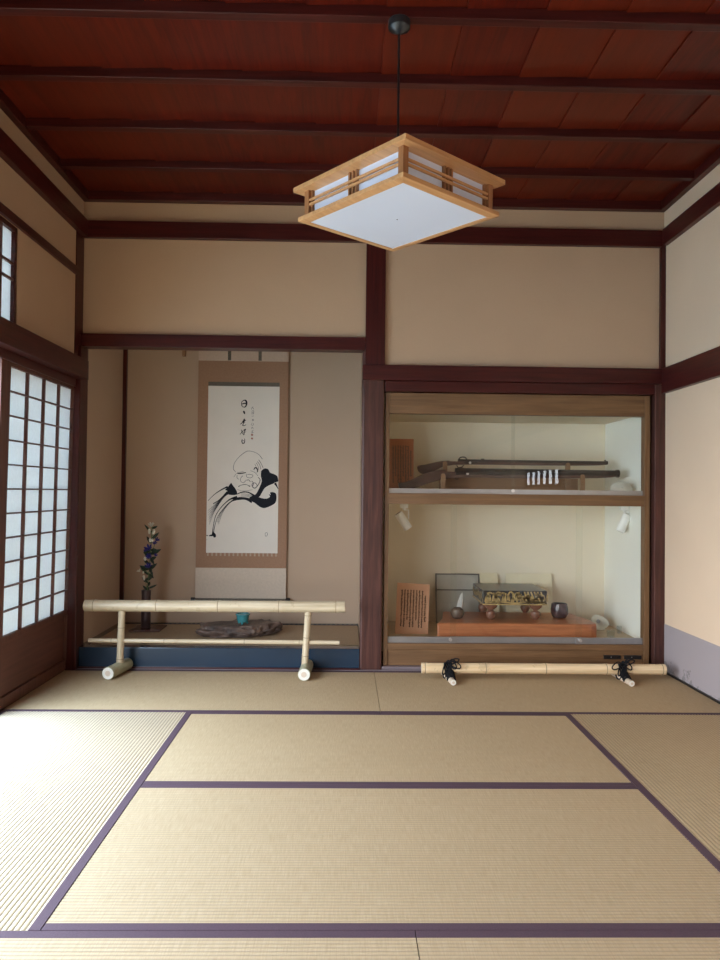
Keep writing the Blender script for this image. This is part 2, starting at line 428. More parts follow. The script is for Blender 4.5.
# far wall
beam(5, (XL, XR - .0, 4.600, 4.66, 2.665, 2.768))                       # upper rail of far wall
beam(6, (-1.648, .112, 4.598, 4.70, 1.985, 2.064))                      # alcove lintel
beam(7, (.114, .236, 4.600, 4.70, 1.88, 2.668), 'Z')                    # centre post, upper
beam(8, (.098, 1.968, 4.585, 4.70, 1.798, 1.893))                       # beam over case
beam(9, (.240, 1.936, 4.612, 4.70, 1.732, 1.797))                       # rail under it
beam(10, (.098, .235, 4.606, 4.74, -.05, 1.985), 'Z', .012, M['post'])     # centre pillar
beam(11, (1.970, 2.004, 4.606, 4.70, 1.893, 2.665), 'Z')                # right post, upper
beam(12, (1.934, 2.004, 4.606, 4.70, 0, 1.797), 'Z', .004, M['post'])   # right post, lower
# left corner post
beam(13, (-1.74, -1.645, 4.505, 4.634, 1.893, 2.665), 'Z')
beam(14, (-1.74, -1.630, 4.560, 4.70, 0, 1.985), 'Z', .006)
beam(15, (-1.70, -1.665, 4.595, 4.66, 0, 1.76), 'Z')
# left wall rails
beam(16, (XL, -1.612, YR, 4.60, 2.665, 2.768), 'Y')
beam(17, (XL, -1.628, YR, 4.51, 2.398, 2.442), 'Y')
beam(18, (-1.72, -1.593, YR, 4.600, 1.775, 1.893), 'Y')                 # nageshi
beam(19, (-1.76, -1.655, YR, 4.57, 1.728, 1.776), 'Y')                  # door head
# right wall rails
beam(20, (1.966, XR, YR, 4.585, 2.665, 2.768), 'Y')
beam(21, (1.964, XR, YR, 4.584, 1.738, 1.893), 'Y')
# alcove corner post
beam(22, (-1.646, -1.618, 5.472, 5.50, .13, 2.75), 'Z', .002)
# mouldings under the ceiling
struct('trim_23', MB().box(XL, XR, 4.585, 4.635, 2.893, ZC).box(XL, XL + .04, YR, 4.6, 2.893, ZC).box(XR - .04, XR, YR, 4.6, 2.893, ZC), M['beamX'], .003)
# posts of the open side
beam(24, (-1.76, -1.645, 1.72, 1.84, 0, 1.775), 'Z')
beam(25, (-1.76, -1.645, -1.0, -.88, 0, 1.775), 'Z')
beam(26, (-1.76, -1.645, YR, YR + .1, 0, 1.775), 'Z')

# ------------------------------------------------------------------ ceiling
cm = MB()
x = .14 - .305 * 6
k = 0
while x < XR:
    a, b = max(x - .004, XL - .05), min(x + .305, XR + .05)
    if b > a:      # each board overlaps the next, one edge 5 mm lower
        z0, z1 = ZC - .008, ZC + .001
        vs = [(a, YR, z0), (b, YR, z1), (b, 4.66, z1), (a, 4.66, z0), (a, YR, z0 + .008), (b, YR, z1 + .008), (b, 4.66, z1 + .008), (a, 4.66, z0 + .008)]
        cm.add(vs, [(0, 1, 2, 3), (7, 6, 5, 4), (0, 4, 5, 1), (3, 2, 6, 7), (0, 3, 7, 4), (1, 5, 6, 2)])
    x += .305; k += 1
struct('ceiling', cm, M['ceil'])
struct('ceiling', MB().box(-1.85, 2.2, YR - .1, 5.6, ZC + .03, ZC + .08), M['black'])  # unseen black slab added above the boards to keep sky light out
n = 27
yy = 4.145
while yy > YR:
    struct('trim_%d' % n, MB().box(XL, XR, yy, yy + .046, 2.904, ZC - .001), M['beamX'], .003); n += 1
    yy -= .4545

# ------------------------------------------------------------------ sliding paper door on the left
d = empty('door_1', (-1.69, 3.63, .008)); d.rotation_euler = (0, .013, 0); d['kind'] = 'structure'; d['label'] = 'sliding paper door with a white lattice over a brown wooden foot panel'
def bx(x0, x1, y0, y1, z0, z1): return MB().box(x0, x1, y0, y1, z0 - .008, z1 - .008)
# local: y from 0 (near stile) to .965
bx(-.03, .002, -.022, .078, .008, 1.73).box(-.03, .002, .925, .965, 0, 1.722).box(-.03, .001, .07, .93, 1.70, 1.722).box(-.03, .001, .07, .93, .327, .357).box(-.03, .001, .07, .93, 0, .055).build('door_frame', M['door_wood'], d, .002)
MB().box(-.022, -.014, .07, .93, .05, .33).build('foot_panel', M['door_panel'], d)
g = MB()
py0, py1, pz0, pz1 = .078, .925, .357, 1.70
for i in range(1, 4):
    y = py0 + (py1 - py0) * i / 4; g.box(-.016, .0, y - .0065, y + .0065, pz0, pz1)
for i in range(1, 11):
    z = pz0 + (pz1 - pz0) * i / 11; g.box(-.015, -.001, py0, py1, z - .004, z + .004)
g.build('lattice', M['door_wood'], d)
MB().box(-.0185, -.0172, py0, py1, pz0, pz1).build('paper', M['shoji'], d)

# transom window above, near the upper left of the picture
w = empty('window_1', (-1.66, 0, 0)); w['kind'] = 'structure'; w['label'] = 'paper transom window high on the left wall'
ty0, ty1, tz0, tz1 = YR + .1, 3.735, 1.893, 2.400
m = MB().box(-.03, .006, ty1 - .035, ty1, tz0, tz1).box(-.03, .006, ty0, ty1, tz0, tz0 + .03).box(-.03, .006, ty0, ty1, tz1 - .025, tz1).box(-.03, .006, ty0, ty0 + .03, tz0, tz1)
m.build('window_frame', M['beamY'], w, .002)
g = MB(); y = ty1 - .035 - .135
while y > ty0: g.box(-.012, .002, y - .006, y + .006, tz0, tz1); y -= .135
for z in (2.135, 2.215): g.box(-.011, .001, ty0, ty1, z - .006, z + .006)
g.build('lattice', M['door_wood'], w)
MB().box(-.0155, -.0142, ty0, ty1, tz0 + .01, tz1 - .01).build('paper', M['shoji'], w)

# veranda and garden outside the open side
struct('floor', MB().box(-2.75, -1.80, YR, 6.0, -.12, -.04), M['case_floor'])
t = NT('pale gravel'); f = t.noise(t.coord(), 8, 6); t.set(t.ramp(f, [(.3, (.30, .29, .26, 1)), (.7, (.46, .45, .41, 1))]), .95, .1)
struct('ground', MB().box(-30, -2.75, -30, 30, -.6, -.5), t.m)

# ------------------------------------------------------------------ alcove platform
al = MB().box(-1.645, .098, 4.612, 4.69, .004, .130)
struct('trim_60', al, M['lacquer'], .004)
struct('trim_61', MB().box(-1.645, .10, 4.598, 4.612, .004, .012), M['beamX'], .001)
struct('floor', MB().box(-1.645, .105, 4.69, 5.50, .004, .112), M['door_panel'])
am = mat(-1.60, .100, 4.692, 5.462, 'thin brown tatami mat covering the raised alcove floor', True, 'alcove_mat', .1285, True)
am['category'] = 'tatami mat'
# patterned cloth border with scallops along the back and left
e = MB().box(-1.645, -1.598, 4.69, 5.50, .112, .1295).box(-1.60, .105, 5.462, 5.50, .112, .1295)
x = -1.59
while x < .09:
    e.lathe([(.012, 0), (.012, .0008)], (x, 5.462, .1290), 10); x += .034
e.v = [(v[0] - am.location.x, v[1] - am.location.y, v[2] - am.location.z) for v in e.v]
eb = e.build('cloth_border', M['lacquer'], am); eb['label'] = 'dark scalloped cloth border'

# ------------------------------------------------------------------ hanging scroll
sc = empty('hanging_scroll', (-.763, 5.47, .29))
tag(sc, 'hanging scroll with an ink painting of a scowling robed monk, in the alcove', 'hanging scroll')
def loc3(x, y, z): return (x + .763, y - 5.47, z - .29)
def sbox(x0, x1, y0, y1, z0, z1): a = loc3(x0, y0, z0); b = loc3(x1, y1, z1); return MB().box(a[0], b[0], a[1], b[1], a[2], b[2])
sbox(-1.093, -.430, 5.472, 5.476, .535, 2.058).build('silk_mounting', M['silk'], sc)
sbox(-1.093, -.430, 5.4715, 5.476, .298, .535).build('lower_panel', M['silk_pale'], sc)
sbox(-1.093, -.430, 5.4715, 5.476, 2.058, 2.30).build('upper_panel', M['silk_pink'], sc)
for x in (-.866, -.641): sbox(x - .012, x + .012, 5.4690, 5.4716, 2.062, 2.30).build('hanging_ribbon', M['silk_grey'], sc)
sbox(-1.018, -.495, 5.4700, 5.4722, .645, 1.872).build('painting', M['paper_art'], sc)
sbox(-1.018, -.495, 5.4698, 5.4722, 1.872, 1.902).build('brocade_band', M['silk_grey'], sc)
fr = MB()
for i in range(17):
    x = -1.005 + i * .0312; a = loc3(x, 5.4705, .622); fr.box(a[0] - .006, a[0] + .006, a[1], a[1] + .002, a[2], a[2] + .023)
fr.build('fringe', M['fringe'], sc)
r = MB(); r.tube([loc3(-1.093, 5.468, .302), loc3(-.430, 5.468, .302)], .011, 12); r.build('roller', M['silk_grey'], sc, smooth=True)
for xa, xb in ((-1.122, -1.093), (-.430, -.398)):
    MB().tube([loc3(xa, 5.468, .302), loc3(xb, 5.468, .302)], .016, 14).build('roller_knob', M['black'], sc, smooth=True)
# painting strokes. PA: picture units measured on an enlarged view of the painting (8 units = 7.39 mm)
YS = 5.4694
def PA(cx, cy, dy=0.0):
    px = 200 + cx / 8; py = 440 + cy / 8
    X = -1.012 + (px - (209.6 - .0125 * (py - 386))) * .007386; Z = .645 + (553 - py) * .007386
    return loc3(X, YS - dy, Z)
def P1(cx, cy): return PA(cx, cy, .0001)
ink = MB()
def blob(pts, dy): ink.poly([PA(p.x, p.y, dy) for p in catmull([(a, b, 0) for a, b in pts + pts[:1]], 5)[:-1]])
blob([(252, 345), (262, 362), (285, 392), (300, 425), (285, 442), (240, 442), (212, 430), (222, 412), (205, 402), (226, 380)], .0001)
blob([(490, 250), (515, 230), (545, 235), (562, 262), (590, 272), (618, 290), (626, 330), (605, 338), (585, 350), (550, 365), (520, 385), (500, 415), (480, 450), (455, 465), (430, 455), (455, 425), (480, 375), (495, 330), (488, 290)], .00012)
blob([(440, 440), (480, 462), (530, 470), (560, 455), (552, 435), (566, 440), (562, 420), (588, 418), (608, 430), (612, 470), (600, 505), (560, 530), (515, 545), (480, 535), (440, 505), (405, 485), (400, 460)], .00014)
ribbon(ink, [(290, 440), (340, 420), (390, 422), (440, 450)], [5, 9, 9, 16], P1)
ribbon(ink, [(420, 492), (370, 472), (310, 472), (260, 490), (200, 545), (150, 610), (125, 680), (112, 750)], [34, 20, 22, 10, 6, 4, 4, 6], P1)
ribbon(ink, [(300, 462), (240, 480), (175, 540), (130, 610), (110, 700), (104, 760)], [26, 10, 6, 5, 5, 9], P1)
ribbon(ink, [(225, 378), (180, 400), (120, 440), (68, 492)], [14, 9, 5, 3], P1)
ribbon(ink, [(225, 425), (190, 455), (150, 490), (110, 515)], [28, 12, 6, 8], P1)
ribbon(ink, [(105, 742), (118, 762), (124, 782)], [14, 26, 16], P1)
ribbon(ink, [(76, 770), (96, 766), (110, 765)], [6, 14, 10], P1); ribbon(ink, [(58, 765), (66, 770)], [8, 9], P1); ribbon(ink, [(58, 800), (62, 802)], [4, 4], P1)
ribbon(ink, [(600, 345), (612, 365), (626, 392)], [20, 12, 4], P1)
ribbon(ink, [(302, 272), (330, 270), (370, 264)], [7, 9, 6], P1)
ribbon(ink, [(432, 242), (440, 226), (455, 228), (462, 250), (455, 262)], [4, 9, 10, 8, 4], P1)
ribbon(ink, [(388, 366), (402, 374)], [5, 9], P1); ribbon(ink, [(310, 378), (322, 368)], [6, 3], P1)
o = ink.build('ink_strokes', M['ink'], sc, fix=False)
soft = MB()
for pts, wd in [([(290, 262), (270, 235), (278, 190), (310, 145), (350, 110), (385, 92), (430, 98), (470, 118), (500, 155)], [3, 4, 3, 3, 4, 4, 3, 3, 5]),
                ([(465, 300), (482, 320), (470, 355), (445, 385), (425, 380), (418, 358), (432, 345), (452, 352), (458, 372)], [5, 6, 6, 7, 7, 6, 5, 5, 4]),
                ([(372, 322), (350, 345), (326, 330), (330, 305), (345, 290)], 3.5), ([(372, 275), (378, 300), (410, 305), (425, 285), (400, 278), (380, 280)], 3.5),
                ([(300, 285), (298, 305), (312, 318)], 3.5), ([(312, 372), (340, 362), (370, 360), (395, 370)], [3, 5, 5, 3]), ([(375, 325), (392, 322), (405, 338)], 5),
                ([(405, 248), (440, 262), (465, 290)], 3), ([(272, 302), (300, 268), (350, 255)], 2.5), ([(300, 400), (350, 410), (420, 400)], 2.5),
                ([(470, 160), (490, 190), (505, 225)], 4), ([(460, 175), (478, 200), (488, 235)], 4), ([(450, 185), (465, 210), (470, 240)], 3.5), ([(440, 195), (450, 215), (452, 225)], 3),
                ([(415, 330), (430, 350), (420, 372)], 5), ([(520, 750), (528, 740), (540, 745), (538, 762), (526, 768), (522, 752)], 3)]:
    ribbon(soft, pts, wd, P1)
soft.build('thin_line_strokes', M['ink_soft'], sc, fix=False)
mid = MB()
for i in range(7):
    o_ = i * 7
    ribbon(mid, [(232 - i * 5, 432 + i * 3), (175 - i * 3, 472 + o_), (115, 530 + o_ * 1.3), (68 + i * 2, 570 + o_ * 2.6)], [5, 4, 3, 1.5], P1)
for i in range(4):
    ribbon(mid, [(300, 470 + i * 4), (235 + i * 3, 505), (172 + i * 5, 580), (138 + i * 5, 660 + i * 6)], [4, 3, 2.5, 1.5], P1)
for i in range(3): ribbon(mid, [(330, 432 + i * 10), (400, 440 + i * 9), (470, 475 + i * 8)], [2, 3, 2], P1)
mid.build('dry_brush_strokes', M['ink_mid'], sc, fix=False)
# calligraphy, brushed: nichi nichi kore kou nichi
def PT(cx, cy): 
    px = 225 + cx / 13.72; py = 385 + cy / 13.72
    return PA((px - 200) * 8, (py - 440) * 8, .0001)
chars = [[([(236, 232), (230, 262), (236, 300)], [8, 10, 12]), ([(238, 236), (262, 218), (288, 222), (298, 255), (290, 296), (268, 312), (238, 304)], [8, 12, 20, 24, 16, 12, 10]), ([(236, 270), (262, 262), (288, 258)], [9, 16, 12]),
                ], [([(250, 368), (262, 376), (274, 408)], [8, 26, 10]),
                ], [([(268, 468), (262, 500), (256, 530)], [8, 20, 10]), ([(236, 512), (262, 500), (292, 490)], [7, 14, 7]), ([(212, 548), (240, 526), (280, 514)], [6, 12, 8]), ([(262, 530), (246, 560), (268, 566), (292, 550)], [8, 10, 9, 6]), ([(250, 488), (282, 478)], [6, 7]),
                ], [([(224, 622), (236, 638), (228, 660)], [6, 9, 5]), ([(208, 686), (236, 656), (250, 632)], [5, 9, 5]), ([(232, 648), (252, 684)], [5, 8]), ([(256, 632), (284, 616), (268, 645), (262, 690), (252, 684)], [8, 16, 9, 11, 4]), ([(254, 662), (292, 648)], [7, 7]),
                ], [([(240, 752), (234, 780), (244, 806), (266, 802), (274, 772), (270, 742)], [9, 11, 13, 12, 9, 6]), ([(240, 776), (266, 770)], [8, 7])]]
for cc in chars:
    ca = MB()
    for pts, wd in cc: ribbon(ca, pts, wd, PT)
    ca.build('calligraphy', M['ink'], sc, fix=False)
sg = MB(); rs = random.Random(3)
gl = {0: [[(365, 325), (390, 305)], [(378, 305), (368, 335), (362, 342)], [(385, 318), (400, 342)]], 1: [[(370, 362), (396, 360), (394, 400)], [(372, 366), (372, 402)], [(370, 382), (396, 380)], [(368, 404), (398, 402)]],
      2: [[(370, 436), (396, 430)]], 3: [[(374, 480), (394, 478), (392, 498)], [(384, 472), (382, 502)], [(372, 490), (396, 488)]], 4: [[(376, 528), (364, 548), (378, 560), (394, 550), (392, 532)]],
      5: [[(362, 598), (388, 586)], [(376, 580), (370, 612)], [(384, 600), (394, 612)]], 6: [[(364, 640), (392, 634)], [(366, 660), (394, 656)], [(378, 630), (374, 668)]]}
for q in gl.values():
    for p in q: ribbon(sg, p, 4.5, PT, 3)
sg.build('signature', M['ink_soft'], sc, fix=False)
se = MB()
for cy, h in ((690, 15), (740, 13)):
    for dx in (-13, -4, 5): se.poly([PT(374 + dx, cy - h), PT(374 + dx + 6, cy - h), PT(374 + dx + 6, cy + h), PT(374 + dx, cy + h)])
    se.poly([PT(360, cy - 3), PT(388, cy - 3), PT(388, cy + 3), PT(360, cy + 3)])
se.build('red_seals', M['seal'], sc, fix=False)
# peg at top left of the scroll
pg = MB().box(-1.215, -1.190, 5.47, 5.50, 2.09, 2.16); tag(pg.build('wall_peg', M['rack'], None, .003), 'small brown wooden peg on the alcove wall left of the scroll', 'peg')

# ------------------------------------------------------------------ vase with gentians
tr = MB().box(-1.472, -1.262, 5.115, 5.335, .130, .140)
tag(tr.build('vase_tray', M['tray'], None, .003), 'square brown lacquer tray under the flower vase', 'tray')
vz = empty('flower_vase', (-1.385, 5.225, .140)); tag(vz, 'slim dark cylindrical vase on a square tray in the alcove', 'vase')
MB().lathe([(.030, 0), (.033, .004), (.033, .10), (.031, .22), (.033, .262), (.027, .262), (.024, .20), (.02, .19)], (0, 0, 0), 24).build('vase_body', M['vase'], vz, smooth=True)
fl = empty('gentian_stem', (-1.385, 5.225, .40)); tag(fl, 'tall stem of blue gentians with white buds standing in the dark vase', 'flowers')
def FP(cx, cy, dy=0): # enlarged view units (7.38 per 7.04 mm) -> local
    px = 120 + cx / 7.38; py = 510 + cy / 7.38
    return Vector((-1.379 + (px - 147) * .00704 + 1.385, dy, (590 - py) * .00704 + .002))
st = MB()
st.tube(catmull([(0, 0, -.12), FP(200, 610), FP(208, 500), FP(215, 400), FP(222, 300), FP(226, 200), FP(228, 125)], 4), .003, 8)
st.tube(catmull([FP(205, 600), FP(185, 520), FP(180, 495)], 4), .002, 6); st.tube(catmull([FP(210, 470), FP(170, 445), FP(150, 442)], 4), .002, 6)
st.tube(catmull([FP(222, 330), FP(250, 260), FP(262, 225)], 4), .002, 6); st.tube(catmull([FP(226, 200), FP(240, 180), FP(248, 160)], 4), .002, 6)
st.build('stem', M['stem'], fl, smooth=True)
lf = random.Random(5)
def leaf(base, tip, w, parent=fl):
    base, tip = Vector(base), Vector(tip); d = tip - base; L = d.length; d.normalize()
    side = d.cross(Vector((0, 1, .3))).normalized(); up = side.cross(d)
    vs = []; N = 6
    for i in range(N + 1):
        t_ = i / N; ww = w * math.sin(PI * min(1, t_ * .9 + .08)) ; c = base + d * L * t_ + up * (.15 * L * t_ * t_)
        vs += [c - side * ww, c + up * -.15 * w, c + side * ww]
    fs = []
    for i in range(N): fs += [(3 * i, 3 * i + 1, 3 * i + 4, 3 * i + 3), (3 * i + 1, 3 * i + 2, 3 * i + 5, 3 * i + 4)]
    o = MB().add(vs, fs).build('leaf', M['leaf'], parent, smooth=True, fix=False)
    sd = o.modifiers.new('thickness', 'SOLIDIFY'); sd.thickness = .0008
for a, b, w in [((200, 590), (165, 560), 7), ((205, 580), (270, 555), 6), ((208, 540), (150, 500), 8), ((210, 520), (232, 460), 12), ((205, 555), (190, 620), 7), ((210, 480), (135, 425), 9), ((212, 440), (150, 415), 11), ((212, 440), (268, 398), 10),
                ((215, 400), (160, 375), 10), ((215, 370), (262, 350), 10), ((218, 340), (160, 320), 12), ((218, 330), (298, 295), 12), ((222, 300), (270, 300), 12), ((222, 290), (175, 320), 12), ((225, 250), (188, 200), 9), ((225, 220), (280, 170), 8),
                ((226, 170), (180, 115), 7), ((228, 140), (270, 125), 7), ((210, 500), (180, 530), 8), ((212, 470), (240, 510), 9), ((214, 420), (185, 450), 10), ((214, 420), (235, 470), 9), ((220, 310), (200, 370), 9), ((220, 350), (250, 400), 9), ((205, 600), (200, 560), 9), ((205, 605), (180, 590), 6), ((207, 560), (225, 530), 8)]:
    dy = lf.uniform(-.03, .02)
    leaf(FP(*a), FP(b[0], b[1], dy), w * .0011 * 1.15)
def bloom(c, r, n, mat, name, open_=.9, up=(0, -.4, 1)):
    m = MB(); c = Vector(c); q = Vector(up).normalized().to_track_quat('Z', 'Y').to_matrix()
    for i in range(n):
        a = 2 * PI * i / n
        prof = [(0, 0, .15), (.35, .5, .42), (.75 * open_ + .1, .95, .36), (1.15 * open_, 1.15, .04)]
        vs = []
        for rr, zz, ww in prof:
            for s in (-1, 0, 1):
                ang = a + s * ww * 1.0 / max(.4, rr + .3)
                vs.append(c + q @ Vector((math.cos(ang) * rr * r, math.sin(ang) * rr * r, zz * r * (1 if s else .93))))
        fs = []
        for k in range(3):
            for s in range(2): fs.append((3 * k + s, 3 * k + s + 1, 3 * k + s + 4, 3 * k + s + 3))
        m.add(vs, fs)
    o = m.build(name, mat, fl, smooth=True, fix=False); sd = o.modifiers.new('thickness', 'SOLIDIFY'); sd.thickness = .001
for cx, cy, r, mat_, o_, up in [(227, 122, .020, 'petal', .75, (0, -.5, 1)), (262, 225, .016, 'blue', .9, (.6, -.5, .8)), (218, 292, .024, 'blue', .95, (-.3, -.8, .8)), (248, 250, .016, 'blue', .9, (.3, -.6, .8)), (213, 345, .020, 'blue', .8, (.1, -.9, .5)), (213, 420, .021, 'blue', .85, (0, -.8, .8)), (150, 452, .014, 'petal', .8, (-.5, -.5, .8)), (190, 365, .012, 'petal', .7, (-.2, -.5, 1)), (255, 335, .014, 'blue', .7, (.5, -.5, .6)), (195, 300, .014, 'blue', .7, (-.6, -.5, .6))]:
    bloom(FP(cx, cy + 8, -.012), r * 1.3, 6, M[mat_], 'blossom' if mat_ == 'blue' else 'white_blossom', o_, up)
for a, b, r in [((215, 180), (214, 140), .007), ((240, 182), (252, 145), .007), ((222, 240), (221, 208), .007), ((236, 242), (238, 212), .006), ((182, 518), (179, 480), .006), ((187, 375), (186, 345), .007), ((172, 470), (178, 452), .005)]:
    m = MB(); r *= 1.35; A, Bp = FP(a[0], a[1], -.020), FP(b[0], b[1], -.022)
    m.tube([A, A.lerp(Bp, .25), A.lerp(Bp, .6), A.lerp(Bp, .9), Bp], [r * .4, r * .9, r, r * .7, r * .15], 10); m.build('flower_bud', M['petal'], fl, smooth=True)

# ------------------------------------------------------------------ stone and turquoise pot
bm = bmesh.new(); bmesh.ops.create_icosphere(bm, subdivisions=5, radius=1)
from mathutils import noise as mn
for v in bm.verts:
    p = v.co.copy(); a = math.atan2(p.y, p.x)
    rr = 1 + .10 * math.sin(2 * a + .5) + .06 * math.sin(5 * a + 1.0) + .03 * math.sin(9 * a)
    rad = math.hypot(p.x, p.y)
    x = p.x * rr * .268; y = p.y * rr * .160
    z = p.z * .075 * 1.25
    z = max(-.030, min(.045, z)) if True else z
    nn = mn.fractal(p * 4.5, 1, 2, 6) * .022 + (mn.cell(p * 5.0) - .5) * .012
    if z >= .0449: nn *= .12
    if z <= -.0299: nn = 0
    k = 1 - .10 * max(0, -z / .03)
    v.co = Vector((x * k + nn * p.x, y * k + nn * p.y, z + nn * .6 + (.005 * p.x)))
me = bpy.data.meshes.new('garden_stone'); bm.to_mesh(me); bm.free(); me.materials.append(M['stone'])
me.polygons.foreach_set('use_smooth', [True] * len(me.polygons))
so = bpy.data.objects.new('flat_stone', me); COL.objects.link(so); so.location = (-.715, 5.055, .130 + .0315)
tag(so, 'broad flat dark stone lying on the alcove floor below the scroll', 'stone')
pt = empty('turquoise_pot', (-.680, 5.01, .2095)); tag(pt, 'small turquoise glazed pot on three feet standing on the flat stone', 'pot')
MB().lathe([(.022, .012), (.034, .014), (.040, .03), (.043, .056), (.049, .060), (.049, .070), (.040, .070), (.038, .05), (.03, .04)], (0, 0, 0), 28).build('pot_body', M['turq'], pt, smooth=True)
MB().lathe([(.0005, .050), (.0375, .050), (.0375, .052), (.0005, .053)], (0, 0, 0), 20).build('dark_inside', M['dark_inside'], pt)  # dark disc closing the hollow of the pot
for k in range(3):
    a = -PI / 2 + 2 * PI * k / 3
    MB().tube([(.030 * math.cos(a), .030 * math.sin(a), .018), (.033 * math.cos(a), .033 * math.sin(a), 0)], [.011, .007], 8).build('foot', M['turq'], pt, smooth=True)

# ------------------------------------------------------------------ bamboo things
def culm(name, p0, p1, r, nodes, mat, parent, cut=None, ends=True):
    """bamboo cane from p0 to p1 with slight swelling at the joints"""
    p0, p1 = Vector(p0), Vector(p1); ts = [0]; rs_ = [r]
    for t_ in sorted(nodes):
        L = (p1 - p0).length; e = .006 / L * (r / .03 + .5)
        ts += [t_ - 2.2 * e, t_ - .5 * e, t_, t_ + .5 * e, t_ + 2.2 * e]; rs_ += [r, r * 1.05, r * 1.0, r * 1.06, r]
    ts.append(1); rs_.append(r)
    o = MB().tube([p0.lerp(p1, t_) for t_ in ts], rs_, 24).build(name, mat, parent, smooth=True)
    d = (p1 - p0).normalized()
    for t_ in nodes:
        c = p0.lerp(p1, t_); MB().tube([c - d * .0022, c + d * .0022], r * 1.045, 24).build('joint_ring', M['node_dark'], o)
    if ends:
        for c, dd in ((p0, -d), (p1, d)):
            m = MB(); m.tube([c + dd * .0002, c + dd * .0016], r * .93, 24)
            q = m.build('cut_end', cut or M['bamboo_cut'], o, smooth=False)
            m = MB(); m.tube([c + dd * .0016, c + dd * .0024], r * .45, 20); m.build('hollow', M['bamboo_pink'], o)
    return o
bf = empty('bamboo_barrier', (-.78, 4.47, .0012)); tag(bf, 'low bamboo rail barrier on two round feet in front of the alcove', 'barrier')
def q(x, y, z): return (x + .78, y - 4.47, z)
culm('top_rail', q(-1.550, 4.48, .404), q(.004, 4.48, .408), .0345, [.035, .275, .511, .745, .965], M['bambooX'], bf, M['bamboo_pink'])
culm('lower_rail', q(-1.525, 4.485, .196), q(-.029, 4.485, .192), .0125, [.09, .30, .62, .84], M['bambooX'], bf)
culm('upright', q(-1.338, 4.48, .055), q(-1.330, 4.48, .378), .020, [.10, .68], M['bambooZ'], bf, None, False)
culm('upright', q(-.234, 4.48, .055), q(-.216, 4.48, .378), .020, [.18, .52, .93], M['bambooZ'], bf, None, False)
culm('foot', q(-1.362, 4.335, .036), q(-1.322, 4.583, .036), .036, [], M['bamboo_green'], bf)
culm('foot', q(-.230, 4.335, .036), q(-.222, 4.583, .036), .036, [], M['bamboo_green'], bf)

fb = empty('floor_bamboo', (1.18, 4.39, .0012)); tag(fb, 'long yellow bamboo cane lying before the glass case across two tied short sticks', 'bamboo barrier')
def q2(x, y, z): return (x - 1.18, y - 4.39, z)
culm('cane', q2(.463, 4.39, .066), q2(1.906, 4.39, .066), .0305, [.012, .26, .507, .757, .988], M['bamboo_yellow'], fb)
for sx, s2, dr in ((.628, .600, -1), (1.655, 1.640, 1)):
    culm('support_stick', q2(sx, 4.245, .0178), q2(s2, 4.50, .0178), .0170, [], M['bamboo_pink'], fb, M['bamboo_cut'])
    tie = MB(); cx = (sx + s2) / 2
    for i in range(6):   # wraps round the cane and the stick
        ox = (i - 2.5) * .0075; pts = []
        for k in range(17):
            a = 2 * PI * k / 16
            pts.append(q2(cx + ox + .004 * math.sin(a * 2 + i), 4.385 + .037 * math.cos(a), .060 + .037 * math.sin(a) - (.014 if math.sin(a) < -.3 else 0)))
        tie.tube([p if p[2] > .004 else (p[0], p[1], .004) for p in pts], .0042, 8, False)
    for i in range(5):   # crossing turns down the front of the stick
        y_ = 4.352 - i * .013; pts = []
        for k in range(9):
            a = PI * k / 8
            pts.append(q2(sx - .004 + .023 * math.cos(a), y_, .016 + .024 * math.sin(a) + (4 - i) * .006))
        tie.tube(pts, .0048, 8)
    tie.build('cord_wrapping', M['black_cord'], fb, smooth=True)
    bow = MB(); z0 = .100
    bow.tube([q2(cx - .01, 4.37, z0), q2(cx, 4.362, z0 + .012), q2(cx + .012, 4.37, z0)], [.008, .012, .008], 8)
    for k_, (lx, lz) in enumerate(((.070 * -dr + 0, -.01), (.060, .028), (-.035, -.045), (.045, -.012), (.035, .04 if dr > 0 else .02))):
        pts = catmull([q2(cx, 4.36, z0), q2(cx + lx * .5, 4.35, z0 + .020 + lz * .3), q2(cx + lx, 4.345, z0 + lz), q2(cx + lx * .8, 4.342, z0 + lz - .016), q2(cx + .004, 4.352, z0 - .006)], 5)
        bow.tube(pts, .0036, 8)
    bow.build('cord_bow', M['black_cord'], fb, smooth=True)

# ------------------------------------------------------------------ display case
dc = empty('display_case', (1.09, 4.64, .022)); tag(dc, 'built-in glass fronted display case with brown wooden frame, two tiers high', 'display case')
def c3(m): return m
class CB(MB):
    def box(s, x0, x1, y0, y1, z0, z1): return MB.box(s, x0 - 1.09, x1 - 1.09, y0 - 4.64, y1 - 4.64, z0 - .022, z1 - .022)
cy0, cy1 = 4.64, 4.70
for a_, b_ in ((.246, .272), (1.884, 1.918)): CB().box(a_, b_, cy0, cy1, .022, 1.728).build('stile', M['case_woodZ'], dc, .002)
CB().box(.272, 1.884, cy0 + .004, cy1, 1.598, 1.728).build('top_board', M['case_wood'], dc, .002)
CB().box(.272, 1.884, cy0 + .001, cy1, 1.030, 1.098).build('middle_rail', M['case_wood'], dc, .002)
CB().box(.272, 1.884, cy0 + .001, cy1 - .005, .122, .160).build('bottom_rail', M['case_wood'], dc, .002)
CB().box(.272, 1.884, cy0 + .010, cy1, .022, .124).build('base_board', M['case_wood'], dc, .002)
iy = 5.42
CB().box(.250, 1.916, iy, iy + .03, .10, 1.73).build('back_panel', M['case_plaster'], dc)
CB().box(.238, .262, cy1 - .01, iy, .10, 1.73).build('side_panel', M['case_plaster'], dc)
CB().box(1.906, 1.93, cy1 - .01, iy, .10, 1.73).build('side_panel', M['case_side_lit'], dc)
CB().box(.26, 1.91, cy1, iy, .10, .165).build('lower_floor', M['case_floor'], dc)
CB().box(.26, 1.91, cy1, iy, 1.032, 1.112).build('shelf', M['case_plaster'], dc)
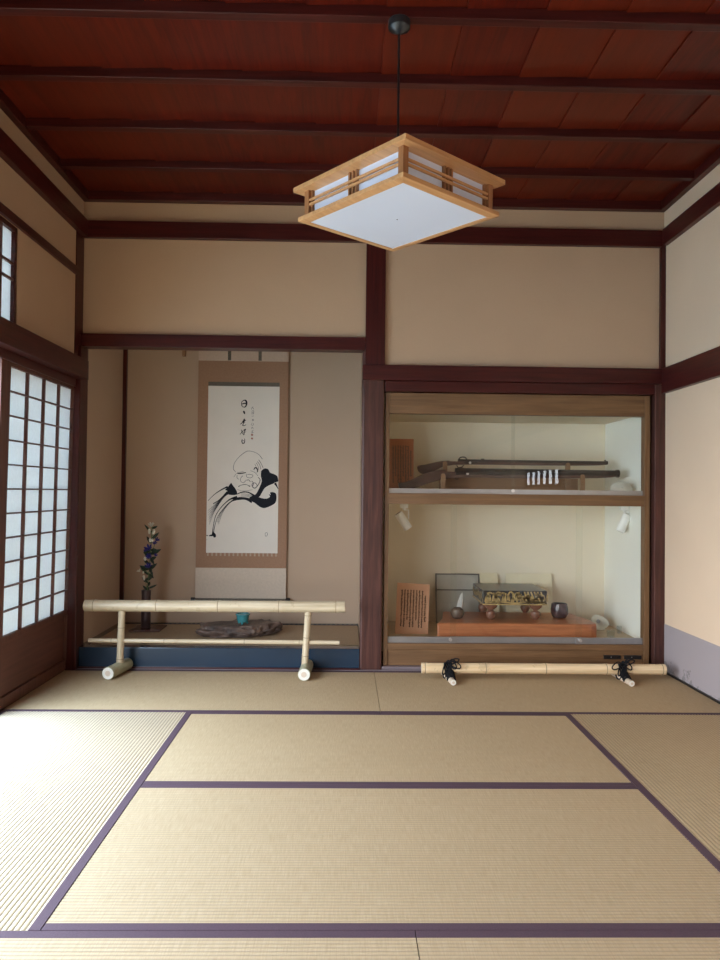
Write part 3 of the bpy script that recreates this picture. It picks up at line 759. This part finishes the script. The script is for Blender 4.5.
CB().box(.26, 1.91, cy1, iy, 1.62, 1.64).build('case_ceiling', M['case_plaster'], dc)
for x0, x1, y, z0, z1, rail, lock in [(.272, 1.068, 4.672, 1.100, 1.600, (1.098, 1.128), 1.055), (1.048, 1.884, 4.682, 1.100, 1.600, (1.098, 1.128), None),
                                (.272, .705, 4.672, .160, 1.032, (.160, .198), .668), (.668, 1.505, 4.682, .160, 1.032, (.160, .198), None), (1.462, 1.884, 4.672, .160, 1.032, (.160, .198), 1.487)]:
    g = CB().box(x0, x1, y - .0025, y + .0025, z0, z1).build('glass_door', M['glass'], dc); g['label'] = 'clear sliding glass door of the case'
    CB().box(x0, x1, y - .009, y + .004, rail[0], rail[1]).build('metal_rail', M['alu'], g)
    if lock:
        m = MB(); m.tube([(lock - 1.09, y - .024 - 4.64, rail[0] + .022 - .022), (lock - 1.09, y - .009 - 4.64, rail[0] + .022 - .022)], .010, 14); m.build('lock', M['silver'], g, smooth=True)
for x0 in (1.632, 1.762):
    o = CB().box(x0, x0 + .108, 4.644, 4.652, .070, .094).build('vent_plate', M['black'], dc, .001)
    m = CB()
    for k in range(3): m.box(x0 + .014 + k * .032, x0 + .030 + k * .032, 4.6425, 4.6445, .077, .087)
    m.build('slot', M['iron'], o); CB().box(x0 + .044, x0 + .048, 4.641, 4.6428, .080, .085).build('screw', M['silver'], o)

# --- things in the lower tier
ZF, ZS = .165, .262
sl = MB(); N = 40; out = []
def slab_outline():
    pts = [(.600, 4.79), (1.60, 4.785), (1.640, 4.80), (1.655, 4.86), (1.645, 5.0), (1.62, 5.12), (1.60, 5.26), (.70, 5.27), (.66, 5.0)]
    return pts
sl.prism(slab_outline(), lambda p, dd: (p[0], p[1], dd), ZF, ZS)
tag(sl.build('wood_slab', M['slab'], None, .012), 'thick reddish wooden slab on the floor of the glass case', 'wooden slab')
gb = empty('go_board', (1.13, 5.10, ZS)); tag(gb, 'black lacquered game board with gold decoration on four turned feet', 'game board')
hx, hy = .212, .20
MB().box(-hx, hx, -hy, hy, .105, .197).build('board_block', M['goboard'], gb, .003)
MB().box(-hx, hx, -hy, hy, .197, .1975).build('board_top', plain('board grey top', (.10, .10, .11, 1), .3), gb)
MB().box(-hx - .001, hx + .001, -hy - .001, hy + .001, .103, .111).build('gold_edge', M['gold'], gb)
for sx in (-1, 1):
    for sy in (-1, 1):
        MB().lathe([(.012, 0), (.024, .010), (.034, .032), (.030, .050), (.014, .060), (.020, .066), (.040, .082), (.044, .098), (.040, .103)], (sx * .150, sy * .145, 0), 20).build('foot', M['gofoot'], gb, smooth=True)
rg = random.Random(11); gd = MB(); gs = MB()
ff = lambda x, z: (x, -hy - .0012, z)
fs_ = lambda y, z: (-hx - .0012, y, z)
for i in range(34):
    x = -hx + .012 + i * .0125; z = .114 + rg.uniform(0, .02); h_ = rg.uniform(.03, .072); b_ = rg.uniform(-.03, .03)
    if x + b_ > hx - .006 or x + b_ < -hx + .006: b_ = -b_ * .5
    ribbon(gd, [(x, z), (x + b_ * .3, z + h_ * .6), (x + b_, min(.192, z + h_))], [.004, .0035, .001], ff, 5)
for i in range(12):
    x = rg.uniform(-hx + .03, hx - .03); z = rg.uniform(.13, .18)
    ribbon(gd, [(x - .02, z), (x, z + .006), (x + .02, z - .002)], [.002, rg.uniform(.008, .018), .002], ff, 5)
for i in range(6):
    x = .06 + i * .022
    ribbon(gd, [(x, .192), (x + .010, .165), (x + .025, .135), (min(x + .04, .205), .118)], [.004, .005, .005, .003], ff, 5)
ribbon(gd, [(-.2, .118), (-.1, .124), (0, .116), (.1, .124), (.2, .118)], .008, ff)
for i in range(26):
    y = -hy + .012 + i * .015; z = .114 + rg.uniform(0, .03); h_ = rg.uniform(.02, .05); b_ = rg.uniform(-.012, .012)
    ribbon(gs, [(y, z), (y + b_ * .3, z + h_ * .6), (max(-.195, min(.195, y + b_)), min(.192, z + h_))], [.006, .006, .002], fs_, 4)
gd.build('gold_reed_pattern', M['gold'], gb, fix=False); gs.build('gold_side_pattern', M['gold'], gb, fix=False)

b = MB().lathe([(.030, 0), (.045, .006), (.057, .030), (.058, .060), (.053, .096), (.049, .098), (.050, .06), (.04, .02), (.01, .012)], (0, 0, 0), 32)
tag(b.build('tea_bowl', M['raku'], None, smooth=True, loc=(1.462, 5.03, ZS)), 'dark purplish brown tea bowl right of the game board', 'bowl')
b = MB().lathe([(.018, 0), (.034, .008), (.046, .034), (.040, .060), (.026, .070), (.024, .074), (.020, .070), (.012, .06)], (0, 0, 0), 28)
tag(b.build('lidded_pot', M['raku2'], None, smooth=True, loc=(.758, 4.97, ZS)), 'small round brown speckled pot left of the game board', 'pot')
cr = MB().tube([(0, 0, 0), (.002, 0, .03), (.010, 0, .085), (.018, 0, .135), (.020, 0, .150)], [.012, .026, .020, .010, .001], 6)
tag(cr.build('pointed_ornament', M['crystal'], None, loc=(.800, 5.16, ZS)), 'white pointed ornament standing behind the small speckled pot', 'ornament')
# shell dish leaning at the back right
def shell_mesh(rx, rz, deep):
    m = MB(); n = 32; R = 8; vs = []; fs = []
    for s in (0, 1):
        for i in range(R + 1):
            t_ = i / R
            for k in range(n):
                a = 2 * PI * k / n; w_ = 1 + .05 * math.sin(3 * a) + .02 * math.sin(11 * a) * t_
                y = -deep * (1 - t_ * t_) * (1 if s else .88) * -1
                vs.append((rx * t_ * w_ * math.cos(a), y + (.0 if s == 0 else .004), rz * t_ * w_ * math.sin(a) * (1 - .12 * math.cos(a))))
    for s in (0, 1):
        o_ = s * (R + 1) * n
        for i in range(R):
            for k in range(n): fs.append((o_ + i * n + k, o_ + i * n + (k + 1) % n, o_ + (i + 1) * n + (k + 1) % n, o_ + (i + 1) * n + k))
    for k in range(n): fs.append((R * n + k, R * n + (k + 1) % n, (R + 1) * n + R * n + (k + 1) % n, (R + 1) * n + R * n + k))
    m.add(vs, fs); return m
sh = empty('shell_dish', (1.775, 5.13, ZF)); tag(sh, 'oval cream shell dish propped up in the lower right corner of the case', 'shell dish')
o = shell_mesh(.060, .046, .025).build('shell_bowl', M['shell'], sh, smooth=True); o.location = (0, 0, .052); o.rotation_euler = (-.35, .35, -.25)
o2 = MB().lathe([(.001, 0), (.013, .001), (.014, .003), (.001, .004)], (0, 0, 0), 16).build('shell_spot', M['shell_in'], sh); o2.location = (-.010, .006, .056); o2.rotation_euler = (PI / 2 - .3, 0, -.2)
MB().tube(catmull([(-.055, .0, .008), (-.03, -.02, .006), (.0, -.02, .006), (.03, -.01, .006)], 5), .005, 8).build('stand', M['shell'], sh, smooth=True)
for (x, y, r, h, l) in ((1.755, 4.865, .027, .045, 'small clear glass cup in front of the oval shell dish'), (1.862, 5.00, .018, .050, 'narrow clear glass cup against the right side of the case')):
    g = MB().lathe([(r * .7, 0), (r * .9, .002), (r, h), (r - .002, h), (r * .8, .006), (.001, .005)], (0, 0, 0), 24)
    tag(g.build('glass_cup', M['cupglass'], None, smooth=True, loc=(x, y, ZF)), l, 'glass')
# text cards
def card(name, w_, h_, loc, rot, mat, cols, label, hdr=0):
    e_ = empty(name, loc); e_.rotation_euler = rot; tag(e_, label, 'text panel', None)
    MB().box(0, w_, 0, .004, 0, h_).build('panel', mat, e_, .0008)
    m = MB(); r_ = random.Random(len(label)); fn = lambda x, z: (x, -.0006, z)
    for i in range(cols):
        x = w_ * (.88 - .72 * i / (cols - 1)); top = h_ * (.86 - (.10 if i in (0,) else 0)); bot = h_ * (.16 + (.0 if i % 3 else .12)); z = top
        s_ = .0085 if i == 0 else .0065
        while z > bot:
            for k in range(3):
                if r_.random() < .5: ribbon(m, [(x - s_ * .45, z - k * s_ * .33), (x + s_ * .45, z - k * s_ * .33 + r_.uniform(-.001, .001))], .0013, fn, 2)
                else:
                    xx = x + r_.uniform(-.4, .4) * s_; ribbon(m, [(xx, z), (xx + r_.uniform(-.001, .001), z - s_ * .8)], .0013, fn, 2)
            z -= s_ * 1.45
    m.build('writing', M['card_ink'], e_, fix=False)
    return e_
card('text_panel', .220, .340, (.338, 4.93, ZF), (-.25, .055, 0), M['salmon'], 9, 'salmon panel with vertical handwriting leaning in the lower left of the case')
card('text_panel', .165, .355, (.290, 4.94, 1.112), (-.14, 0, 0), M['orange_card'], 8, 'orange brown panel with vertical writing at the left of the upper shelf')
# framed print and boards behind
fp = empty('framed_print', (.66, 5.33, ZF)); fp.rotation_euler = (-.18, 0, 0); tag(fp, 'grey framed print leaning on the back of the case, left of the cream boards', 'framed print')
MB().box(.008, .312, .004, .012, .01, .350).build('print', M['grey_board'], fp)
m = MB().box(0, .32, 0, .016, .348, .358).box(0, .010, 0, .016, 0, .358).box(.310, .32, 0, .016, 0, .358).box(0, .32, 0, .016, 0, .010).box(0, .32, 0, .015, .235, .245)
m.build('frame', M['frame_dark'], fp, .001)
for x0, x1, h_, l in ((.985, 1.125, .362, 'narrow cream board leaning behind the left half of the game board'), (1.172, 1.520, .362, 'wide cream board leaning behind the game board and tea bowl')):
    m = MB(); m.prism([(0, 0), (x1 - x0, 0), (x1 - x0 - .012, h_), (0.0, h_)], lambda p, dd: (p[0], dd, p[1]), 0, .006)
    o = m.build('display_board', M['cream_board'], None, .001); o.location = (x0, 5.335, ZF); o.rotation_euler = (-.17, 0, 0); tag(o, l, 'board')
# spotlights under the shelf
def spot(x, y, tilt, yaw, label):
    e_ = empty('spotlight', (x, y, 1.032)); tag(e_, label, 'spotlight')
    MB().box(-.028, .028, -.014, .014, -.034, 0).build('mount', M['white'], e_, .003)
    MB().tube([(0, 0, -.03), (0, 0, -.045)], .010, 12).build('swivel', M['white'], e_, smooth=True)
    MB().box(.026, .034, -.006, .006, -.11, -.043).box(-.002, .034, -.006, .006, -.050, -.042).build('arm', M['white'], e_, .001)
    h_ = MB().tube([(0, 0, .062), (0, 0, .060), (0, 0, -.058), (0, 0, -.062)], [.024, .029, .029, .026], 24)
    o = h_.build('head', M['white'], e_, smooth=True); o.location = (-.004, 0, -.120); o.rotation_euler = (0, tilt, yaw)
    c_ = MB().tube([(0, 0, .0622), (0, 0, .0635)], .021, 20).build('head_cap', M['black'], o)
spot(.392, 4.95, -.60, 0, 'white spotlight under the shelf at the left end of the case')
spot(1.872, 4.95, .42, 0, 'white spotlight under the shelf at the right end of the case')

# --- upper tier: two guns on a rack
ZU = 1.112
rk = empty('gun_rack', (1.12, 5.02, ZU)); tag(rk, 'low brown wooden rack with pegs holding the two guns', 'rack')
MB().box(-.47, .50, .12, .135, 0, .100).build('back_board', M['rack'], rk, .003)
MB().box(-.50, .54, -.14, .13, 0, .014).build('base', M['rack'], rk, .003)
for x, y, h_ in ((-.443, .026, .205), (.402, .026, .205), (-.475, -.125, .118), (.455, -.125, .122)):
    MB().prism([(-.015, 0), (.015, 0), (.015, h_ - .012), (.008, h_), (-.008, h_), (-.015, h_ - .012)], lambda p, dd, x=x, y=y: (x + p[0], y + dd, p[1]), 0, .022).build('peg', M['rack'], rk, .002)
def gun(name, loc, L, butt, r, label, butt_l=.26):
    e_ = empty(name, loc); tag(e_, label, 'gun', 'antique guns on the rack')
    # stock outline in x,z; x from 0 (butt) to L
    prof = [(0, butt), (.012, butt - .030), (.05, butt - .046), (.12, butt - .022), (butt_l, -.016 * r), (L * .60, -.014 * r), (L * .93, -.010 * r), (L * .93, .002), (butt_l + .05, .006), (butt_l - .04, .012 * r), (butt_l * .55, .004), (.06, butt + .020), (.01, butt + .012)]
    prof = [tuple(p.xy) for p in catmull([(a_, b_, 0) for a_, b_ in prof + prof[:1]], 4)[:-1]]
    MB().prism(prof, lambda p, dd: (p[0], dd, p[1]), -.014, .014).build('stock', M['gunwood'], e_, .004)
    MB().tube([(butt_l + .02, 0, .010), (L - .02, 0, .010), (L - .02, 0, .010), (L, 0, .010)], [.013 * r, .0105 * r, .013 * r, .013 * r], 8).build('barrel', M['iron'], e_, smooth=True)
    MB().box(L - .022, L - .012, -.002, .002, .018, .030).build('front_sight', M['iron'], e_)
    MB().box(butt_l + .06, butt_l + .15, -.020, -.013, -.006, .012).build('lock_plate', M['iron'], e_, .002)
    m = MB(); m.tube(catmull([(butt_l + .02, -.012, .014), (butt_l + .035, -.012, .034), (butt_l + .065, -.012, .036), (butt_l + .08, -.012, .018)], 5), .004, 8); m.build('hammer', M['iron'], e_, smooth=True)
    MB().box(butt_l + .18, butt_l + .20, -.004, .004, .018, .028).build('rear_sight', M['iron'], e_)
    m = MB(); m.tube([(butt_l + .10, -.019, -.002), (butt_l + .10, -.0225, -.002)], .009, 14); m.build('rivet', M['silver'], e_, smooth=True)
    m = MB(); m.tube(catmull([(butt_l + .01, 0, -.018), (butt_l + .03, 0, -.04), (butt_l + .06, 0, -.018)], 5), .003, 6); m.build('trigger_guard', M['iron'], e_, smooth=True)
gun('matchlock_gun', (.490, 5.082, 1.312), 1.315, -.036, 1.0, 'slender dark long gun on the rear pegs, upper of the two')
gun('matchlock_gun', (.350, 4.937, 1.234), 1.480, -.078, 2.0, 'heavier dark long gun on the front pegs, lower of the two', .36)
sh = empty('shell', (1.805, 4.83, ZU)); tag(sh, 'cream domed shell at the right end of the upper shelf beside the gun muzzles', 'shell')
prof = [(.074, 0), (.079, .016), (.072, .040), (.052, .062), (.026, .073), (.001, .076)]
MB().lathe(prof, (0, 0, 0), 28, 1, .6).build('shell_dome', M['shell'], sh, smooth=True)
o = MB().lathe([(.001, 0), (.012, 0), (.012, .003), (.001, .004)], (0, 0, 0), 16).build('shell_spot', M['shell_in'], sh); o.location = (-.004, -.040, .028); o.rotation_euler = (PI / 2, 0, 0)

# ------------------------------------------------------------------ pendant lamp
lp = empty('pendant_lamp', (.185, 2.803, 2.135), math.radians(41.0)); tag(lp, 'square pendant lamp of pale wooden lattice and white panels hanging from the ceiling', 'ceiling lamp')
ax_, ay_ = .2565, .2845      # half sizes of the bottom frame
def ring(m, hx, hy, w_, z0, z1, drop=0):
    """mitred frame; outer edge at hx,hy, width w_"""
    ix, iy_ = hx - w_, hy - w_
    o_ = [(-hx, -hy), (hx, -hy), (hx, hy), (-hx, hy)]; i_ = [(-ix, -iy_), (ix, -iy_), (ix, iy_), (-ix, iy_)]
    for k in range(4):
        a, b_, c_, d_ = o_[k], o_[(k + 1) % 4], i_[(k + 1) % 4], i_[k]
        vs = [(a[0], a[1], z0 + drop), (b_[0], b_[1], z0 + drop), (c_[0], c_[1], z0), (d_[0], d_[1], z0), (a[0], a[1], z1), (b_[0], b_[1], z1), (c_[0], c_[1], z1), (d_[0], d_[1], z1)]
        m.add(vs, [(0, 3, 2, 1), (4, 5, 6, 7), (0, 1, 5, 4), (1, 2, 6, 5), (2, 3, 7, 6), (3, 0, 4, 7)])
    return m
ring(MB(), ax_, ay_, .032, .002, .022, .004).build('bottom_frame', M['lampwood'], lp, .001)
ring(MB(), ax_ + .010, ay_ + .019, .060, .122, .140).build('top_frame', M['lampwood'], lp, .001)
MB().box(-ax_ + .030, ax_ - .030, -ay_ + .030, ay_ - .030, .0045, .0075).build('bottom_panel', M['acrylic'], lp)
MB().lathe([(.0015, 0), (.0025, .0), (.0025, .002), (.0015, .002)], (0, 0, .0028), 8).build('panel_screw', M['black'], lp)
MB().box(-ax_ + .036, ax_ - .036, -ay_ + .036, ay_ - .036, .1395, .143).build('top_cover', M['white'], lp)
px_, py_ = ax_ - .030, ay_ - .030
for sx in (-1, 1):
    for sy in (-1, 1):
        MB().box(sx * px_ - .0125, sx * px_ + .0125, sy * py_ - .0125, sy * py_ + .0125, .020, .124).build('corner_post', M['lampwood_dark'], lp, .001)
for s in (-1, 1):
    MB().box(-px_ + .012, px_ - .012, s * (py_ - .012) - .0015, s * (py_ - .012) + .0015, .022, .122).build('side_panel', M['acrylic'], lp)
    MB().box(s * (px_ - .012) - .0015, s * (px_ - .012) + .0015, -py_ + .012, py_ - .012, .022, .122).build('side_panel', M['acrylic'], lp)
    for dx, w_, o_ in [(q_, .004, .003) for q_ in (-.019, 0, .019)] + [(q_, .005, .005) for q_ in (-px_ + .016, px_ - .016)]:
        MB().box(dx - w_, dx + w_, s * (py_ - o_) - .006, s * (py_ - o_) + .006, .022, .122).build('slat', M['lampwood_dark'], lp)
    for dy, w_, o_ in [(q_, .004, .003) for q_ in (-.019, 0, .019)] + [(q_, .005, .005) for q_ in (-py_ + .016, py_ - .016)]:
        MB().box(s * (px_ - o_) - .006, s * (px_ - o_) + .006, dy - w_, dy + w_, .022, .122).build('slat', M['lampwood_dark'], lp)
    for z in (.067, .084):
        MB().box(-px_ + .010, px_ - .010, s * (py_ + .006) - .004, s * (py_ + .006) + .004, z - .004, z + .004).build('rail', M['lampwood'], lp)
        MB().box(s * (px_ + .006) - .004, s * (px_ + .006) + .004, -py_ + .010, py_ - .010, z - .004, z + .004).build('rail', M['lampwood'], lp)
MB().tube([(0, 0, .14), (0, 0, .722)], .0045, 10).build('cord', M['black'], lp, smooth=True)
MB().lathe([(.004, .716), (.010, .718), (.041, .738), (.042, .741), (.042, .767), (.040, .769)], (0, 0, 0), 32).build('ceiling_rose', plain('lamp rose black', (.02, .022, .026, 1), .3), lp, smooth=True)

# ------------------------------------------------------------------ camera
f_, yaw, pit, rol = 741.93, .0193, .0166, .0108
cy_, sy_, cp, sp_ = math.cos(yaw), math.sin(yaw), math.cos(pit), math.sin(pit)
F = Vector((sy_ * cp, cy_ * cp, sp_)); R = Vector((cy_, -sy_, 0)); U = R.cross(F)
c_, s_ = math.cos(rol), math.sin(rol)
R2 = c_ * R + s_ * U; U2 = -s_ * R + c_ * U
cam = bpy.data.cameras.new('camera'); co = bpy.data.objects.new('camera', cam); COL.objects.link(co)
mw = Matrix((R2, U2, -F)).transposed().to_4x4(); mw.translation = Vector((0, 0, 1.1)); co.matrix_world = mw
cam.sensor_fit = 'HORIZONTAL'; cam.sensor_width = 36; cam.lens = f_ * 36 / 720; cam.clip_start = .02
S.camera = co

# ------------------------------------------------------------------ light: overcast sky through the open side
wd = bpy.data.worlds.new('sky'); S.world = wd; wd.use_nodes = True
bg = wd.node_tree.nodes['Background']; bg.inputs[0].default_value = (.60, .79, 1.0, 1); bg.inputs[1].default_value = 9.0
wt = wd.node_tree; tc = wt.nodes.new('ShaderNodeTexCoord'); sx = wt.nodes.new('ShaderNodeSeparateXYZ'); mr = wt.nodes.new('ShaderNodeMapRange')
wt.links.new(tc.outputs['Generated'], sx.inputs[0]); wt.links.new(sx.outputs[2], mr.inputs['Value'])     # thin cloud, brightest high up
mr.interpolation_type = 'SMOOTHSTEP'; mr.inputs['From Min'].default_value = .35; mr.inputs['From Max'].default_value = .95
mr.inputs['To Min'].default_value = 10.5; mr.inputs['To Max'].default_value = 25.0; wt.links.new(mr.outputs['Result'], bg.inputs[1])
mc = wt.nodes.new('ShaderNodeMix'); mc.data_type = 'RGBA'; m2 = wt.nodes.new('ShaderNodeMapRange'); wt.links.new(sx.outputs[2], m2.inputs['Value'])
m2.inputs['From Min'].default_value = .2; m2.inputs['From Max'].default_value = .8; wt.links.new(m2.outputs['Result'], mc.inputs[0])
mc.inputs[6].default_value = (.86, .93, 1, 1); mc.inputs[7].default_value = (.46, .70, 1, 1); wt.links.new(mc.outputs[2], bg.inputs[0])
def area(name, loc, rot, sx, sy, power=None, col=(1, 1, 1), portal=False):
    l = bpy.data.lights.new(name, 'AREA'); l.shape = 'RECTANGLE'; l.size = sx; l.size_y = sy; l.color = col
    if portal: l.cycles.is_portal = True
    else: l.energy = power
    o = bpy.data.objects.new(name, l); COL.objects.link(o); o.location = loc; o.rotation_euler = rot; return o
area('door_opening_portal', (-1.80, (YR + 3.63) / 2, .88), (0, -PI / 2, 0), 1.75, 3.63 - YR, portal=True)

S.view_settings.view_transform = 'Standard'; S.view_settings.look = 'None'; S.view_settings.gamma = 1; S.view_settings.use_curve_mapping = False
S.view_settings.exposure = 0.24
cy = S.cycles
cy.use_denoising = True
cy.max_bounces = 12; cy.diffuse_bounces = 8; cy.glossy_bounces = 4; cy.transparent_max_bounces = 16; cy.sample_clamp_indirect = 6
cy.caustics_reflective = False; cy.caustics_refractive = False
